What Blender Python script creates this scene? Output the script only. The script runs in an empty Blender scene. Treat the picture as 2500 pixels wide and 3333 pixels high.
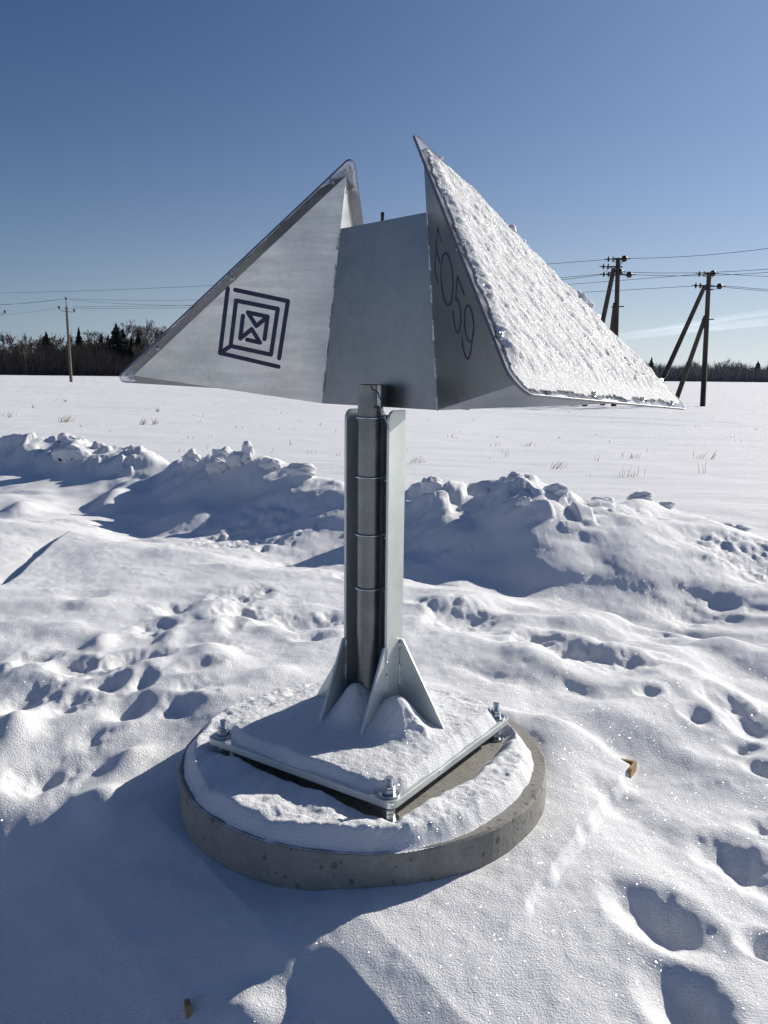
import bpy, bmesh, math, random
import numpy as np
from mathutils import Vector, Matrix
R_=math.radians
random.seed(7); RNG=np.random.default_rng(11)
SC=bpy.context.scene
# ------------------------------------------------------------ camera
W0,H0,F0=2500.,3333.,2696.
PITCH,ROLL,CZ=R_(9.45),R_(0.6),1.55
fwd=np.array([0,math.cos(PITCH),-math.sin(PITCH)])
_r=np.array([1.,0,0]); _u=np.array([0,math.sin(PITCH),math.cos(PITCH)])
cr=_r*math.cos(ROLL)+_u*math.sin(ROLL); cu=-_r*math.sin(ROLL)+_u*math.cos(ROLL)
CAM=np.array([0,0,CZ])
cam=bpy.data.cameras.new('camera'); camo=bpy.data.objects.new('camera',cam)
SC.collection.objects.link(camo); SC.camera=camo
camo.matrix_world=Matrix(((cr[0],cu[0],-fwd[0],0),(cr[1],cu[1],-fwd[1],0),(cr[2],cu[2],-fwd[2],CZ),(0,0,0,1)))
cam.sensor_fit='VERTICAL'; cam.sensor_height=24.0; cam.lens=F0/H0*24.0
cam.clip_start=0.05; cam.clip_end=40000
def ray(x,y): return fwd+cr*(x-W0/2)/F0-cu*(y-H0/2)/F0
def onz(x,y,z=0.0):
    r=ray(x,y); return CAM+r*(z-CZ)/r[2]
def ony(x,y,Y):
    r=ray(x,y); return CAM+r*Y/r[1]
def onplane(x,y,p,n):
    r=ray(x,y); return CAM+r*((p-CAM)@n)/(r@n)
# ------------------------------------------------------------ light
AZ,EL=R_(52),R_(24)
world=bpy.data.worlds.new('World'); SC.world=world; world.use_nodes=True
nt=world.node_tree; bg=nt.nodes['Background']
sky=nt.nodes.new('ShaderNodeTexSky'); sky.sky_type='NISHITA'; sky.sun_disc=False
sky.sun_elevation=EL; sky.sun_rotation=AZ; sky.altitude=50; sky.air_density=1.0; sky.dust_density=0.15; sky.ozone_density=4.0
def _n(k,**kw):
    q=nt.nodes.new(k)
    for a_,b_ in kw.items(): setattr(q,a_,b_)
    return q
def _m(op,a,b=None):
    q=_n('ShaderNodeMath',operation=op)
    for i_,v_ in enumerate((a,b)):
        if v_ is None: continue
        if isinstance(v_,(int,float)): q.inputs[i_].default_value=v_
        else: nt.links.new(v_,q.inputs[i_])
    return q.outputs[0]
tint=_n('ShaderNodeMix',data_type='RGBA',blend_type='MULTIPLY'); tint.inputs[0].default_value=1; tint.inputs[7].default_value=(.62,.75,1.0,1)
nt.links.new(sky.outputs[0],tint.inputs[6])
# pale haze band along the whole horizon, brighter on the sun's side
tc=_n('ShaderNodeTexCoord'); sx=_n('ShaderNodeSeparateXYZ'); nt.links.new(tc.outputs['Generated'],sx.inputs[0])
dt=_n('ShaderNodeVectorMath',operation='DOT_PRODUCT'); nt.links.new(tc.outputs['Generated'],dt.inputs[0]); dt.inputs[1].default_value=(math.sin(AZ),math.cos(AZ),0)
cr_=_n('ShaderNodeValToRGB'); nt.links.new(_m('MULTIPLY',_m('ADD',dt.outputs['Value'],1.0),.5),cr_.inputs[0])
e_=cr_.color_ramp.elements; e_[0].position=0; e_[0].color=(.26,.36,.48,1); e_[1].position=1; e_[1].color=(.86,.92,.95,1)
e2_=e_.new(.60); e2_.color=(.36,.47,.58,1); e3_=e_.new(.90); e3_.color=(.78,.85,.89,1)
hz=_n('ShaderNodeVectorMath',operation='SCALE'); nt.links.new(cr_.outputs[0],hz.inputs[0]); hz.inputs['Scale'].default_value=16.0
fz=_m('POWER',2.718,_m('MULTIPLY',_m('MAXIMUM',sx.outputs['Z'],0.0),-9.0))
hm=_n('ShaderNodeMix',data_type='RGBA'); nt.links.new(_m('MULTIPLY',fz,.92),hm.inputs[0]); nt.links.new(tint.outputs[2],hm.inputs[6]); nt.links.new(hz.outputs[0],hm.inputs[7])
d3=_n('ShaderNodeVectorMath',operation='DOT_PRODUCT'); nt.links.new(tc.outputs['Generated'],d3.inputs[0]); d3.inputs[1].default_value=(math.sin(AZ)*math.cos(EL),math.cos(AZ)*math.cos(EL),math.sin(EL))
au=_n('ShaderNodeVectorMath',operation='SCALE'); au.inputs[0].default_value=(.66,.84,1.0); nt.links.new(_m('MULTIPLY',_m('POWER',_m('MAXIMUM',d3.outputs['Value'],0.0),4.0),4.0),au.inputs['Scale'])
sm=_n('ShaderNodeVectorMath',operation='ADD'); nt.links.new(tint.outputs[2],sm.inputs[0]); nt.links.new(au.outputs[0],sm.inputs[1]); nt.links.new(sm.outputs[0],hm.inputs[6])
nt.links.new(hm.outputs[2],bg.inputs[0]); bg.inputs[1].default_value=0.05
sun=bpy.data.lights.new('sun','SUN'); sun.energy=5.0; sun.angle=R_(0.53); sun.color=(1.0,0.935,0.83)
suno=bpy.data.objects.new('sun',sun); SC.collection.objects.link(suno)
SD=Vector((math.sin(AZ)*math.cos(EL),math.cos(AZ)*math.cos(EL),math.sin(EL)))
suno.rotation_euler=SD.to_track_quat('Z','Y').to_euler(); suno.location=SD*50
SC.view_settings.view_transform='Standard'; SC.view_settings.look='None'
SC.view_settings.exposure=0.25; SC.view_settings.gamma=1.0; SC.view_settings.use_curve_mapping=False
SC.render.engine='CYCLES'; SC.cycles.max_bounces=6; SC.cycles.transparent_max_bounces=12
# ------------------------------------------------------------ helpers
def link(o,parent=None):
    SC.collection.objects.link(o)
    if parent is not None: o.parent=parent
    return o
def tag(o,label=None,cat=None,group=None,kind=None):
    if label: o['label']=label
    if cat: o['category']=cat
    if group: o['group']=group
    if kind: o['kind']=kind
    return o
def empty(name,loc=(0,0,0)):
    o=bpy.data.objects.new(name,None); o.location=loc; o.empty_display_size=.1
    return link(o)
def mesh(name,v,f,mat,parent=None,smooth=False):
    m=bpy.data.meshes.new(name); m.from_pydata([tuple(map(float,p)) for p in v],[],f); m.update()
    if mat: m.materials.append(mat)
    if smooth: m.polygons.foreach_set('use_smooth',[True]*len(m.polygons))
    return link(bpy.data.objects.new(name,m),parent)
def bevel(o,w,seg=2,ang=30):
    md=o.modifiers.new('bevel','BEVEL'); md.width=w; md.segments=seg; md.limit_method='ANGLE'; md.angle_limit=R_(ang); return o
def npmesh(name,V,Fq,mat,parent=None,smooth=True):
    m=bpy.data.meshes.new(name); k=Fq.shape[1]
    m.vertices.add(len(V)); m.vertices.foreach_set('co',V.astype(np.float32).ravel())
    m.loops.add(Fq.size); m.loops.foreach_set('vertex_index',Fq.astype(np.int32).ravel())
    m.polygons.add(len(Fq)); m.polygons.foreach_set('loop_start',np.arange(0,Fq.size,k,dtype=np.int32))
    m.polygons.foreach_set('loop_total',np.full(len(Fq),k,dtype=np.int32))
    m.update(calc_edges=True); m.validate()
    if mat: m.materials.append(mat)
    m.polygons.foreach_set('use_smooth',[smooth]*len(m.polygons))
    return link(bpy.data.objects.new(name,m),parent)
class MB:
    def __init__(s): s.v=[]; s.f=[]
    def add(s,v,f):
        b=len(s.v); s.v+= [tuple(map(float,p)) for p in v]; s.f+=[tuple(i+b for i in q) for q in f]
    def prism(s,poly,d):   # poly: 3D polygon, d: thickness vector
        d=np.array(d,float); n=len(poly); P=[np.array(p,float) for p in poly]
        s.add(P+[p+d for p in P],[tuple(range(n))[::-1],tuple(range(n,2*n))]+[(i,(i+1)%n,n+(i+1)%n,n+i) for i in range(n)])
    def box(s,c,ax,ay,az):
        c,ax,ay,az=[np.array(q,float) for q in (c,ax,ay,az)]
        s.prism([c-ax-ay-az,c+ax-ay-az,c+ax+ay-az,c-ax+ay-az],2*az)
    def tube(s,pts,r,n=8,caps=True):
        pts=[np.array(p,float) for p in pts]; N=len(pts); rr=r if hasattr(r,'__len__') else [r]*N
        ref=np.array([0,0,1.]) if abs((pts[-1]-pts[0])[2])<.9*np.linalg.norm(pts[-1]-pts[0]) else np.array([1.,0,0])
        V=[]
        for i,p in enumerate(pts):
            t=pts[min(i+1,N-1)]-pts[max(i-1,0)]; t=t/(np.linalg.norm(t)+1e-9)
            a=np.cross(t,ref); a/=np.linalg.norm(a)+1e-9; b=np.cross(t,a)
            for k in range(n):
                g=2*math.pi*k/n; V.append(p+rr[i]*(math.cos(g)*a+math.sin(g)*b))
        Fc=[(i*n+k,i*n+(k+1)%n,(i+1)*n+(k+1)%n,(i+1)*n+k) for i in range(N-1) for k in range(n)]
        if caps: Fc+=[tuple(range(n)),tuple(range((N-1)*n,N*n))[::-1]]
        s.add(V,Fc)
    def build(s,name,mat,parent=None,smooth=False): return mesh(name,s.v,s.f,mat,parent,smooth)
def ss(a,b,x): t=np.clip((x-a)/(b-a),0,1); return t*t*(3-2*t)
# numpy gradient-ish noise
_P=RNG.random((256,256))*2-1
def vn(x,y):
    xi=np.floor(x).astype(int); yi=np.floor(y).astype(int); fx=x-xi; fy=y-yi
    fx=fx*fx*fx*(fx*(fx*6-15)+10); fy=fy*fy*fy*(fy*(fy*6-15)+10)
    g=lambda a,b:_P[a&255,b&255]
    return (g(xi,yi)*(1-fx)+g(xi+1,yi)*fx)*(1-fy)+(g(xi,yi+1)*(1-fx)+g(xi+1,yi+1)*fx)*fy
def fbm(x,y,o=4,g=.5):
    s=0;a=1;f=1
    for i in range(o):
        c,d=math.cos(i*1.1),math.sin(i*1.1)
        s=s+a*vn((x*c-y*d)*f+17.3*i,(x*d+y*c)*f+5.1*i); a*=g; f*=2.03
    return s
# ------------------------------------------------------------ materials
def mat(name): 
    m=bpy.data.materials.new(name); m.use_nodes=True; return m,m.node_tree,m.node_tree.nodes['Principled BSDF']
def nd(t,k,**kw):
    n=t.nodes.new(k)
    for a,b in kw.items(): setattr(n,a,b)
    return n
def noise(t,scale,detail=4,rough=.6,vec=None):
    n=nd(t,'ShaderNodeTexNoise'); n.inputs['Scale'].default_value=scale; n.inputs['Detail'].default_value=detail; n.inputs['Roughness'].default_value=rough
    if vec is not None: t.links.new(vec,n.inputs['Vector'])
    return n
def ramp(t,fac,stops):
    r=nd(t,'ShaderNodeValToRGB'); e=r.color_ramp.elements
    while len(e)<len(stops): e.new(.5)
    for i,(p,c) in enumerate(stops): e[i].position=p; e[i].color=(*c,1) if len(c)==3 else c
    t.links.new(fac,r.inputs[0]); return r
def math_(t,op,a,b=None):
    n=nd(t,'ShaderNodeMath',operation=op)
    for i,q in enumerate((a,b)):
        if q is None: continue
        if isinstance(q,(int,float)): n.inputs[i].default_value=q
        else: t.links.new(q,n.inputs[i])
    return n.outputs[0]
def snow_mat(name,grain=1.0,lump=0.0,col=(.83,.84,.865)):
    m,t,b=mat(name); co=nd(t,'ShaderNodeTexCoord').outputs['Object']; L=t.links
    b.inputs['Roughness'].default_value=.75; b.inputs['Specular IOR Level'].default_value=.25
    c1=noise(t,1.3,3,.5,co); r=ramp(t,c1.outputs[0],[(.3,tuple(x*.96 for x in col)),(.7,col)]); L.new(r.outputs[0],b.inputs['Base Color'])
    n1=noise(t,170,3,.7,co); n2=noise(t,38,3,.65,co)
    h=math_(t,'ADD',math_(t,'MULTIPLY',n1.outputs[0],.0058*grain),math_(t,'MULTIPLY',n2.outputs[0],.0034*grain))
    if lump:
        n3=noise(t,26,4,.6,co); h=math_(t,'ADD',h,math_(t,'MULTIPLY',n3.outputs[0],lump))
    bp=nd(t,'ShaderNodeBump'); bp.inputs['Distance'].default_value=1.0; bp.inputs['Strength'].default_value=1; L.new(h,bp.inputs['Height'])
    L.new(bp.outputs[0],b.inputs['Normal'])
    # ice crystals: tiny facets with their own tilt
    vo=nd(t,'ShaderNodeTexVoronoi'); vo.inputs['Scale'].default_value=330; L.new(co,vo.inputs['Vector'])
    sub=nd(t,'ShaderNodeVectorMath',operation='SUBTRACT'); L.new(vo.outputs['Color'],sub.inputs[0]); sub.inputs[1].default_value=(.5,.5,.5)
    sc=nd(t,'ShaderNodeVectorMath',operation='SCALE'); L.new(sub.outputs[0],sc.inputs[0]); sc.inputs['Scale'].default_value=1.7
    ad=nd(t,'ShaderNodeVectorMath',operation='ADD'); L.new(sc.outputs[0],ad.inputs[0]); L.new(nd(t,'ShaderNodeNewGeometry').outputs['Normal'],ad.inputs[1])
    nm=nd(t,'ShaderNodeVectorMath',operation='NORMALIZE'); L.new(ad.outputs[0],nm.inputs[0])
    gl=nd(t,'ShaderNodeBsdfGlossy'); gl.inputs['Roughness'].default_value=.16; L.new(nm.outputs[0],gl.inputs['Normal']); gl.inputs['Color'].default_value=(1,1,1,1)
    mx=nd(t,'ShaderNodeMixShader'); mx.inputs[0].default_value=.008
    L.new(b.outputs[0],mx.inputs[1]); L.new(gl.outputs[0],mx.inputs[2]); L.new(mx.outputs[0],t.nodes['Material Output'].inputs[0])
    return m
def galv(name,lo,hi,rough=.36,metal=.9,scale=3.0,streak=(1,1,1)):
    m,t,b=mat(name); L=t.links; co=nd(t,'ShaderNodeTexCoord').outputs['Object']
    mp=nd(t,'ShaderNodeMapping'); mp.inputs['Scale'].default_value=streak; L.new(co,mp.inputs[0]); v=mp.outputs[0]
    n1=noise(t,scale,5,.6,v); n2=noise(t,scale*14,3,.6,v)
    mixv=math_(t,'ADD',math_(t,'MULTIPLY',n1.outputs[0],.75),math_(t,'MULTIPLY',n2.outputs[0],.25))
    r=ramp(t,mixv,[(.32,lo),(.68,hi)]); L.new(r.outputs[0],b.inputs['Base Color'])
    b.inputs['Metallic'].default_value=metal
    rr=math_(t,'ADD',rough-.1,math_(t,'MULTIPLY',n1.outputs[0],.22)); L.new(rr,b.inputs['Roughness'])
    bp=nd(t,'ShaderNodeBump'); bp.inputs['Distance'].default_value=.0012; bp.inputs['Strength'].default_value=.5
    L.new(noise(t,scale*6,4,.6,v).outputs[0],bp.inputs['Height']); L.new(bp.outputs[0],b.inputs['Normal'])
    return m
def plain(name,col,rough=.6,metal=0,var=.15,scale=20):
    m,t,b=mat(name); co=nd(t,'ShaderNodeTexCoord').outputs['Object']
    r=ramp(t,noise(t,scale,4,.6,co).outputs[0],[(.3,tuple(c*(1-var) for c in col)),(.7,tuple(min(1,c*(1+var)) for c in col))])
    t.links.new(r.outputs[0],b.inputs['Base Color']); b.inputs['Roughness'].default_value=rough; b.inputs['Metallic'].default_value=metal
    return m
M_SNOW=snow_mat('snow'); M_SNOWP=snow_mat('panel_snow',grain=1.1,lump=.007,col=(.78,.785,.80))
M_HEAD=galv('galvanised_sheet_sky_dark',(.19,.20,.215),(.30,.315,.33),.32,.95,2.2)  # base colour darkened to paint in the dark sky these sheets reflect
M_LOGOF=galv('galvanised_sheet_snow_lit',(.62,.62,.60),(.92,.90,.86),.34,.74,4.0)  # same metal, base colour lightened to paint in reflected sunlit snow
def streaky_reflections(m):  # paints snow streaks and bluish sky patches into the colour as reflections
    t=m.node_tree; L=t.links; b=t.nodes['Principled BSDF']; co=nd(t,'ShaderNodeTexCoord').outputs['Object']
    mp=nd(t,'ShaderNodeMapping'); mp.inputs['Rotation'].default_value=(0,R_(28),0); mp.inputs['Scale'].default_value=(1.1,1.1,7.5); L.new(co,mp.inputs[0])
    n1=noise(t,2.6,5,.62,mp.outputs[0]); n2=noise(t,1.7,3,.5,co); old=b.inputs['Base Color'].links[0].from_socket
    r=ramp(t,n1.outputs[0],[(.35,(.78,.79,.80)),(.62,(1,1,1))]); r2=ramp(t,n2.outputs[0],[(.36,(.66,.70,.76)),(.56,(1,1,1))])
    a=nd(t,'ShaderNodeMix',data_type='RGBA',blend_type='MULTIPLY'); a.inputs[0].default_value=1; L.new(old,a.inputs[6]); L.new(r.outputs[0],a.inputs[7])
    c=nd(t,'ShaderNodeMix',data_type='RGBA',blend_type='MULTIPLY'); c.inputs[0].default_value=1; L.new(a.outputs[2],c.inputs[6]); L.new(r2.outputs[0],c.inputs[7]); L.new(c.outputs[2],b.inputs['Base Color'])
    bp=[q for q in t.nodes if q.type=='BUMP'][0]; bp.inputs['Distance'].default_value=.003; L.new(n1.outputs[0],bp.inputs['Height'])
streaky_reflections(M_LOGOF)
M_GALV=galv('galvanised_post',(.55,.59,.58),(.70,.73,.71),.42,.62,5.0)
M_TUBE=galv('dull_zinc_tube',(.15,.155,.16),(.27,.275,.28),.36,.95,9.0)
M_BOLT=galv('zinc_bolt',(.45,.48,.50),(.65,.68,.70),.28,1.0,60)
M_WELD=galv('weld_bead',(.5,.52,.53),(.75,.77,.78),.45,.8,60)
M_NAVY=plain('navy_paint',(.010,.010,.055),.45,0,.1)
M_DARK=plain('dark_wire',(.02,.02,.02),.5,0,.1)
M_PIN=plain('pale_pin',(.5,.5,.5),.4,.5,.1)
M_WOOD=plain('board_wood',(.36,.24,.11),.8,0,.3,40)
M_POLE=plain('pole_wood',(.045,.036,.030),.85,0,.35,3)
M_POLE2=plain('weathered_pole_wood',(.13,.10,.075),.85,0,.3,3)
M_INS=plain('insulator_glaze',(.02,.017,.015),.55,0,.2)
M_IRON=plain('pole_iron',(.05,.05,.055),.5,.6,.2)
M_CABLE=plain('line_cable',(.10,.10,.11),.5,.3,.1)
M_BARK=plain('bare_bark',(.085,.07,.062),.9,0,.3,2)
M_TWIG=plain('bare_twigs',(.10,.08,.068),.9,0,.35,.6)
M_TWIGF=plain('frosted_haze_tinted_twigs',(.22,.21,.21),.9,0,.3,.6)  # grey of frost plus distance haze, both mixed into the colour
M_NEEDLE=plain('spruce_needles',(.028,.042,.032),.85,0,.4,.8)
M_NEEDLEF=plain('haze_tinted_spruce_needles',(.06,.075,.075),.9,0,.3,.8)  # distance haze is mixed into the needle colour
M_GRASS=plain('dry_grass',(.33,.25,.16),.9,0,.3,30)
M_DIRT=plain('dirt',(.09,.065,.045),.95,0,.4,60)
def concrete_mat():
    m,t,b=mat('cast_concrete'); L=t.links; co=nd(t,'ShaderNodeTexCoord').outputs['Object']
    n1=noise(t,5,6,.72,co); n2=noise(t,60,4,.7,co)
    r=ramp(t,math_(t,'ADD',math_(t,'MULTIPLY',n1.outputs[0],.6),math_(t,'MULTIPLY',n2.outputs[0],.4)),[(.33,(.18,.175,.16)),(.52,(.265,.255,.235)),(.68,(.34,.33,.305))])
    vo=nd(t,'ShaderNodeTexVoronoi'); vo.inputs['Scale'].default_value=30; mp=nd(t,'ShaderNodeMapping'); mp.inputs['Scale'].default_value=(1,1,.8); L.new(co,mp.inputs[0])
    L.new(mp.outputs[0],vo.inputs['Vector'])
    thr=math_(t,'ADD',.15,math_(t,'MULTIPLY',math_(t,'SUBTRACT',noise(t,11,2,.5,co).outputs[0],.5),1.0))
    pit=math_(t,'LESS_THAN',vo.outputs['Distance'],thr)
    mixn=nd(t,'ShaderNodeMix',data_type='RGBA'); L.new(math_(t,'MULTIPLY',pit,.6),mixn.inputs[0]); L.new(r.outputs[0],mixn.inputs[6]); mixn.inputs[7].default_value=(.07,.065,.055,1)
    L.new(mixn.outputs[2],b.inputs['Base Color']); b.inputs['Roughness'].default_value=.9
    bp=nd(t,'ShaderNodeBump'); bp.inputs['Distance'].default_value=.004
    L.new(math_(t,'SUBTRACT',math_(t,'MULTIPLY',n2.outputs[0],.6),pit),bp.inputs['Height']); L.new(bp.outputs[0],b.inputs['Normal'])
    return m
M_CONC=concrete_mat()
def plastic_mat():
    m,t,b=mat('frosted_clear_sheet'); L=t.links; co=nd(t,'ShaderNodeTexCoord').outputs['Object']
    tr=nd(t,'ShaderNodeBsdfTransparent'); tr.inputs[0].default_value=(.86,.88,.94,1)
    b.inputs['Base Color'].default_value=(.8,.82,.86,1); b.inputs['Roughness'].default_value=.12
    tl=nd(t,'ShaderNodeBsdfTranslucent'); tl.inputs[0].default_value=(.85,.87,.92,1)
    fm=nd(t,'ShaderNodeMixShader'); fm.inputs[0].default_value=.5; L.new(b.outputs[0],fm.inputs[1]); L.new(tl.outputs[0],fm.inputs[2])
    fac=ramp(t,noise(t,14,5,.65,co).outputs[0],[(.36,(.10,)*3),(.60,(.72,)*3)])
    mx=nd(t,'ShaderNodeMixShader'); L.new(fac.outputs[0],mx.inputs[0]); L.new(tr.outputs[0],mx.inputs[1]); L.new(fm.outputs[0],mx.inputs[2])
    L.new(mx.outputs[0],t.nodes['Material Output'].inputs[0]); return m
M_PLAST=plastic_mat()
M_PEDGE=plain('sheet_edge',(.16,.15,.19),.3,0,.1)

# ============================================================ GROUND
DC=np.array([-0.066,2.93]); DR=0.678
def dent(px,py,w,h,depth,ang=0.0):   # hollow seen at this spot: centre, half length, half width, depth (m), direction
    c=onz(px,py,0.0); a=onz(px+w/2,py+ang*w/2,0.0)-c; b=onz(px,py+h/2,0.0)-c
    return (c[0],c[1],np.hypot(a[0],a[1]),max(np.hypot(b[0],b[1]),.04),math.atan2(a[1],a[0]),depth)
D=[]
for q in [(795,1983,135,45,.13),(791,2039,150,50,.12),(1002,2066,230,60,.10),(1025,2126,110,34,.07),(573,2020,110,40,.09),(505,2077,100,38,.10),
 (761,2088,60,36,.06),(113,2164,120,46,.10),(241,2201,90,60,.11,-.5),(392,2194,90,60,.12,-.5),(482,2186,120,50,.09),(855,1768,36,16,.06),(923,1808,40,16,.06),
 (1021,1851,40,18,.06),(1115,1904,50,20,.06),(829,1725,210,60,.14,.25),(68,2293,170,80,.09),(211,2327,80,60,.09,-.6),(369,2263,90,44,.08),(467,2267,70,40,.07),
 (136,2519,150,70,.09,-.5),(588,2330,150,70,.07,-.4),(300,2420,100,50,.06,-.5),(430,2350,90,50,.06,-.6),(640,2240,120,30,.05,-.2),(700,2150,140,30,.05),
 (1363,2002,70,28,.07),(1499,2051,130,60,.12,.7),(1393,1877,130,36,.06),(1393,1813,130,36,.07),(1808,1972,200,36,.07),(2139,2070,110,26,.06),(1725,2137,100,50,.11,.2),
 (1853,2179,170,56,.12,.45),(2041,2220,200,50,.09,.1),(2305,1945,260,50,.08),(2109,2327,70,30,.06),(2335,2323,90,55,.09,.5),(2425,2376,150,55,.10,.5),
 (2267,2384,90,34,.07,.3),(2410,2448,100,34,.07),(2470,2510,90,34,.07),(2478,2677,80,50,.07,.6),(2410,2805,230,90,.09,.8),(1600,2260,200,40,.04,.35),(1900,2320,160,40,.04,.35),
 (1250,1700,140,40,.10,-.05),(2450,1850,150,70,.16,-.2),(1980,2600,200,60,.03,.2),(60,1720,120,20,.02)]: D.append(dent(*q))
BIG=[dent(2152,2995,330,150,.15,.62),dent(2235,3250,240,170,.13,.85),dent(2500,3060,90,110,.10,.9)]
BUMPS=[]
def bump_(px,py,w,h,ht,ang=0.0): BUMPS.append(dent(px,py,w,h,ht,ang))
for q in [(362,1640,90,28,.13),(72,1672,110,24,.12),(690,2180,160,60,.05),(880,2100,120,40,.05),(60,2400,120,60,.06),(430,2480,140,60,.06,-.5),(330,2600,120,90,.07,-.6),
          (560,2120,90,50,.05),(640,2330,60,80,.06,-.8),(330,2130,90,40,.05),(1460,2010,150,50,.06,.3),(1750,2230,240,50,.05,.4),(1950,2390,260,70,.03,.3),(880,2270,200,50,.05,-.3),(2200,1830,420,120,.10),(1500,1960,300,60,.05,.2),(1840,1720,120,50,.12,.1),(1700,1660,90,40,.10,.1)]: bump_(*q)
crest_px=[(-900,1400,15),(-300,1405,13.2),(0,1430,12.6),(110,1420,12.3),(230,1415,12.0),(330,1450,11.6),(450,1460,11.3),(560,1512,10.9),(620,1490,10.5),(700,1478,10.1),(800,1490,9.9),(880,1480,9.7),(960,1512,9.3),(1040,1548,9.1),(1120,1575,8.85),(1220,1600,8.6),(1320,1606,8.35),(1385,1560,8.2),(1430,1545,8.15),(1500,1588,8.05),(1590,1560,7.85),(1680,1527,7.6),(1750,1555,7.5),(1830,1575,7.5),(1900,1598,7.6),(1970,1600,7.8),(2040,1618,8.1),(2090,1610,8.4),(2170,1650,8.4),(2240,1660,8.3),(2300,1690,8.2),(2400,1725,7.9),(2500,1765,7.8),(2700,1800,7.5),(3300,1830,7.2)]
CW=np.array([ony(*c) for c in crest_px]); CW=CW[np.argsort(CW[:,0])]
_xs=np.arange(CW[0,0],CW[-1,0],.04); _k=np.exp(-(np.arange(-12,13)*.04/.13)**2); _k/=_k.sum()
CW=np.stack([_xs]+[np.convolve(np.pad(np.interp(_xs,CW[:,0],CW[:,q]),12,'edge'),_k,'valid') for q in (1,2)],1)
def far_profile(x,y,r):
    t=ss(-.10,.22,x/np.maximum(np.abs(y),1))
    zl=np.interp(r,[0,9,14,60,110,220,1000],[0,-.02,-.05,-.05,.10,.40,.4])
    zr=np.interp(r,[0,9,14,35,60,450,1000],[0,-.02,-.10,-.36,-.50,-.60,-.6])
    return zl*(1-t)+zr*t
def ground_z(x,y,fine=True):
    x=np.asarray(x,float); y=np.asarray(y,float); r=np.hypot(x,y)
    z=far_profile(x,y,r)
    z=z+ss(14,40,r)*.05*fbm(x*.06,y*.11,3)*(1-ss(80,200,r))
    # wind ripples on the field
    z=z+.018*fbm(x*.45,y*1.3,4)*ss(8,13,r)
    # gentle undulation
    near=1-ss(9,12,r)
    z=z+near*(.05*fbm(x*.55+3,y*.55,3)+.013*fbm(x*1.7,y*1.9+4,3))
    gr=(x*.80+y*.60); gq=(-x*.60+y*.80); z=z+.045*fbm(gq*.55+3,gr*2.6,2)*ss(.5,1.2,x)*near*ss(1.6,2.6,y)*(1-ss(5.2,6.5,y))
    # trampled area, left and right of the post
    tr=ss(2.6,3.4,y)*(1-ss(4.8,6.0,y))
    z=z+tr*.055*np.clip(fbm(x*2.1+9,y*2.3+2,2),-1,1)*ss(.25,.9,np.abs(x+.1))
    # plowed bank
    yc=np.interp(x,CW[:,0],CW[:,1]); zc=np.interp(x,CW[:,0],CW[:,2])
    yc=yc+.16*fbm(x*.8+40,0*x,2); d=(y-yc)*.86
    yb=d
    H=np.clip(zc-far_profile(x,y,r)-.02,0.05,None)
    wd=1+.25*ss(.2,.8,x)+.5*ss(2.2,3.4,x); prof=np.where(d<0,.62*np.exp(-(d/(.62*wd))**2)+.38*np.exp(-(d/(1.5*wd))**2),np.exp(-np.abs(d/.55)**2.2))
    act=(y>3)*(1-ss(22,26,np.abs(x)))
    bank=H*prof*act
    lum=np.exp(-((d+.25)/.75)**2)*act*ss(.1,.35,H)
    nb=vn(x*1.9+3,y*2.1); nb2=vn(x*4.1+1,y*4.4+8)
    clod=vn(x*5.7+31,y*6.2+5); clod2=vn(x*9.3+2,y*9.9+9)
    bank=bank+act*ss(.22,.5,H)*np.exp(-((d+.12)/.42)**2)*(.35+.85*ss(-.15,.35,vn(x*.75+13,y*0+3)))*(.066*ss(-.05,.40,clod)+.016*ss(.0,.4,clod2)-.035)
    bank=bank+lum*(.07*nb+.055*nb2*(1-.5*ss(1.2,2.6,x)))
    dipx=ss(-4,-2.5,x)*.5+.5*ss(.0,.6,x); bank=bank-.19*np.exp(-((d+1.75)/.65)**2)*dipx*(1-ss(1.9,3.2,x))*act
    toe=np.exp(-((d+1.9)/1.0)**2)*act
    bank=bank+toe*.07*fbm(x*.9+11,y*1.4,3)
    z=z+bank
    # shelf edge running along the foot of the bank
    ys=np.interp(x,[-6,-2.6,-1.2,-.2,.6,1.7,3.2,5],[9.4,7.6,6.6,6.3,6.2,5.3,4.9,4.6])
    z=z+.07*(1-ss(-.35,.2,y-ys))*ss(3.0,4.6,y)*(1-ss(5,8,np.abs(x)))
    # mound that carries the concrete slab; it falls away to the front left
    dx,dy=x-DC[0],y-DC[1]; rr=np.hypot(dx,dy)
    s=-(dx*math.sin(AZ)+dy*math.cos(AZ)); p=dx*math.cos(AZ)-dy*math.sin(AZ)   # s: away from the sun, p: across (to the right/front)
    side=ss(-.82,-.34,p-.08*np.sin(s*3)+.16*(s-1))*(1-ss(1.05,1.6,p))
    fall=np.interp(s,[-5,.45,.7,1.0,1.3,1.6,2.0,2.4,3.5,6],[0,0,-.03,-.15,-.32,-.49,-.67,-.80,-.88,-.88])
    fall2=np.interp(s,[-5,.48,.60,1.0,1.6,2.4,3.5,6],[0,0,-.03,-.25,-.57,-.84,-.9,-.9]); wq=ss(.45,.72,p); fall=fall*(1-wq)+fall2*wq
    z=z+side*fall*ss(-.1,.5,s)
    back=ss(-.1,.7,dy)*(1-ss(.9,2.2,rr)); z=z+.085*back
    z=z+.05*np.exp(-((rr-.75)/.18)**2)*ss(-.2,.5,dx*.3+dy)      # snow drifted against the rim
    z=z+.024*(1-ss(.85,1.3,rr))*ss(.1,-.3,dy)
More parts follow.
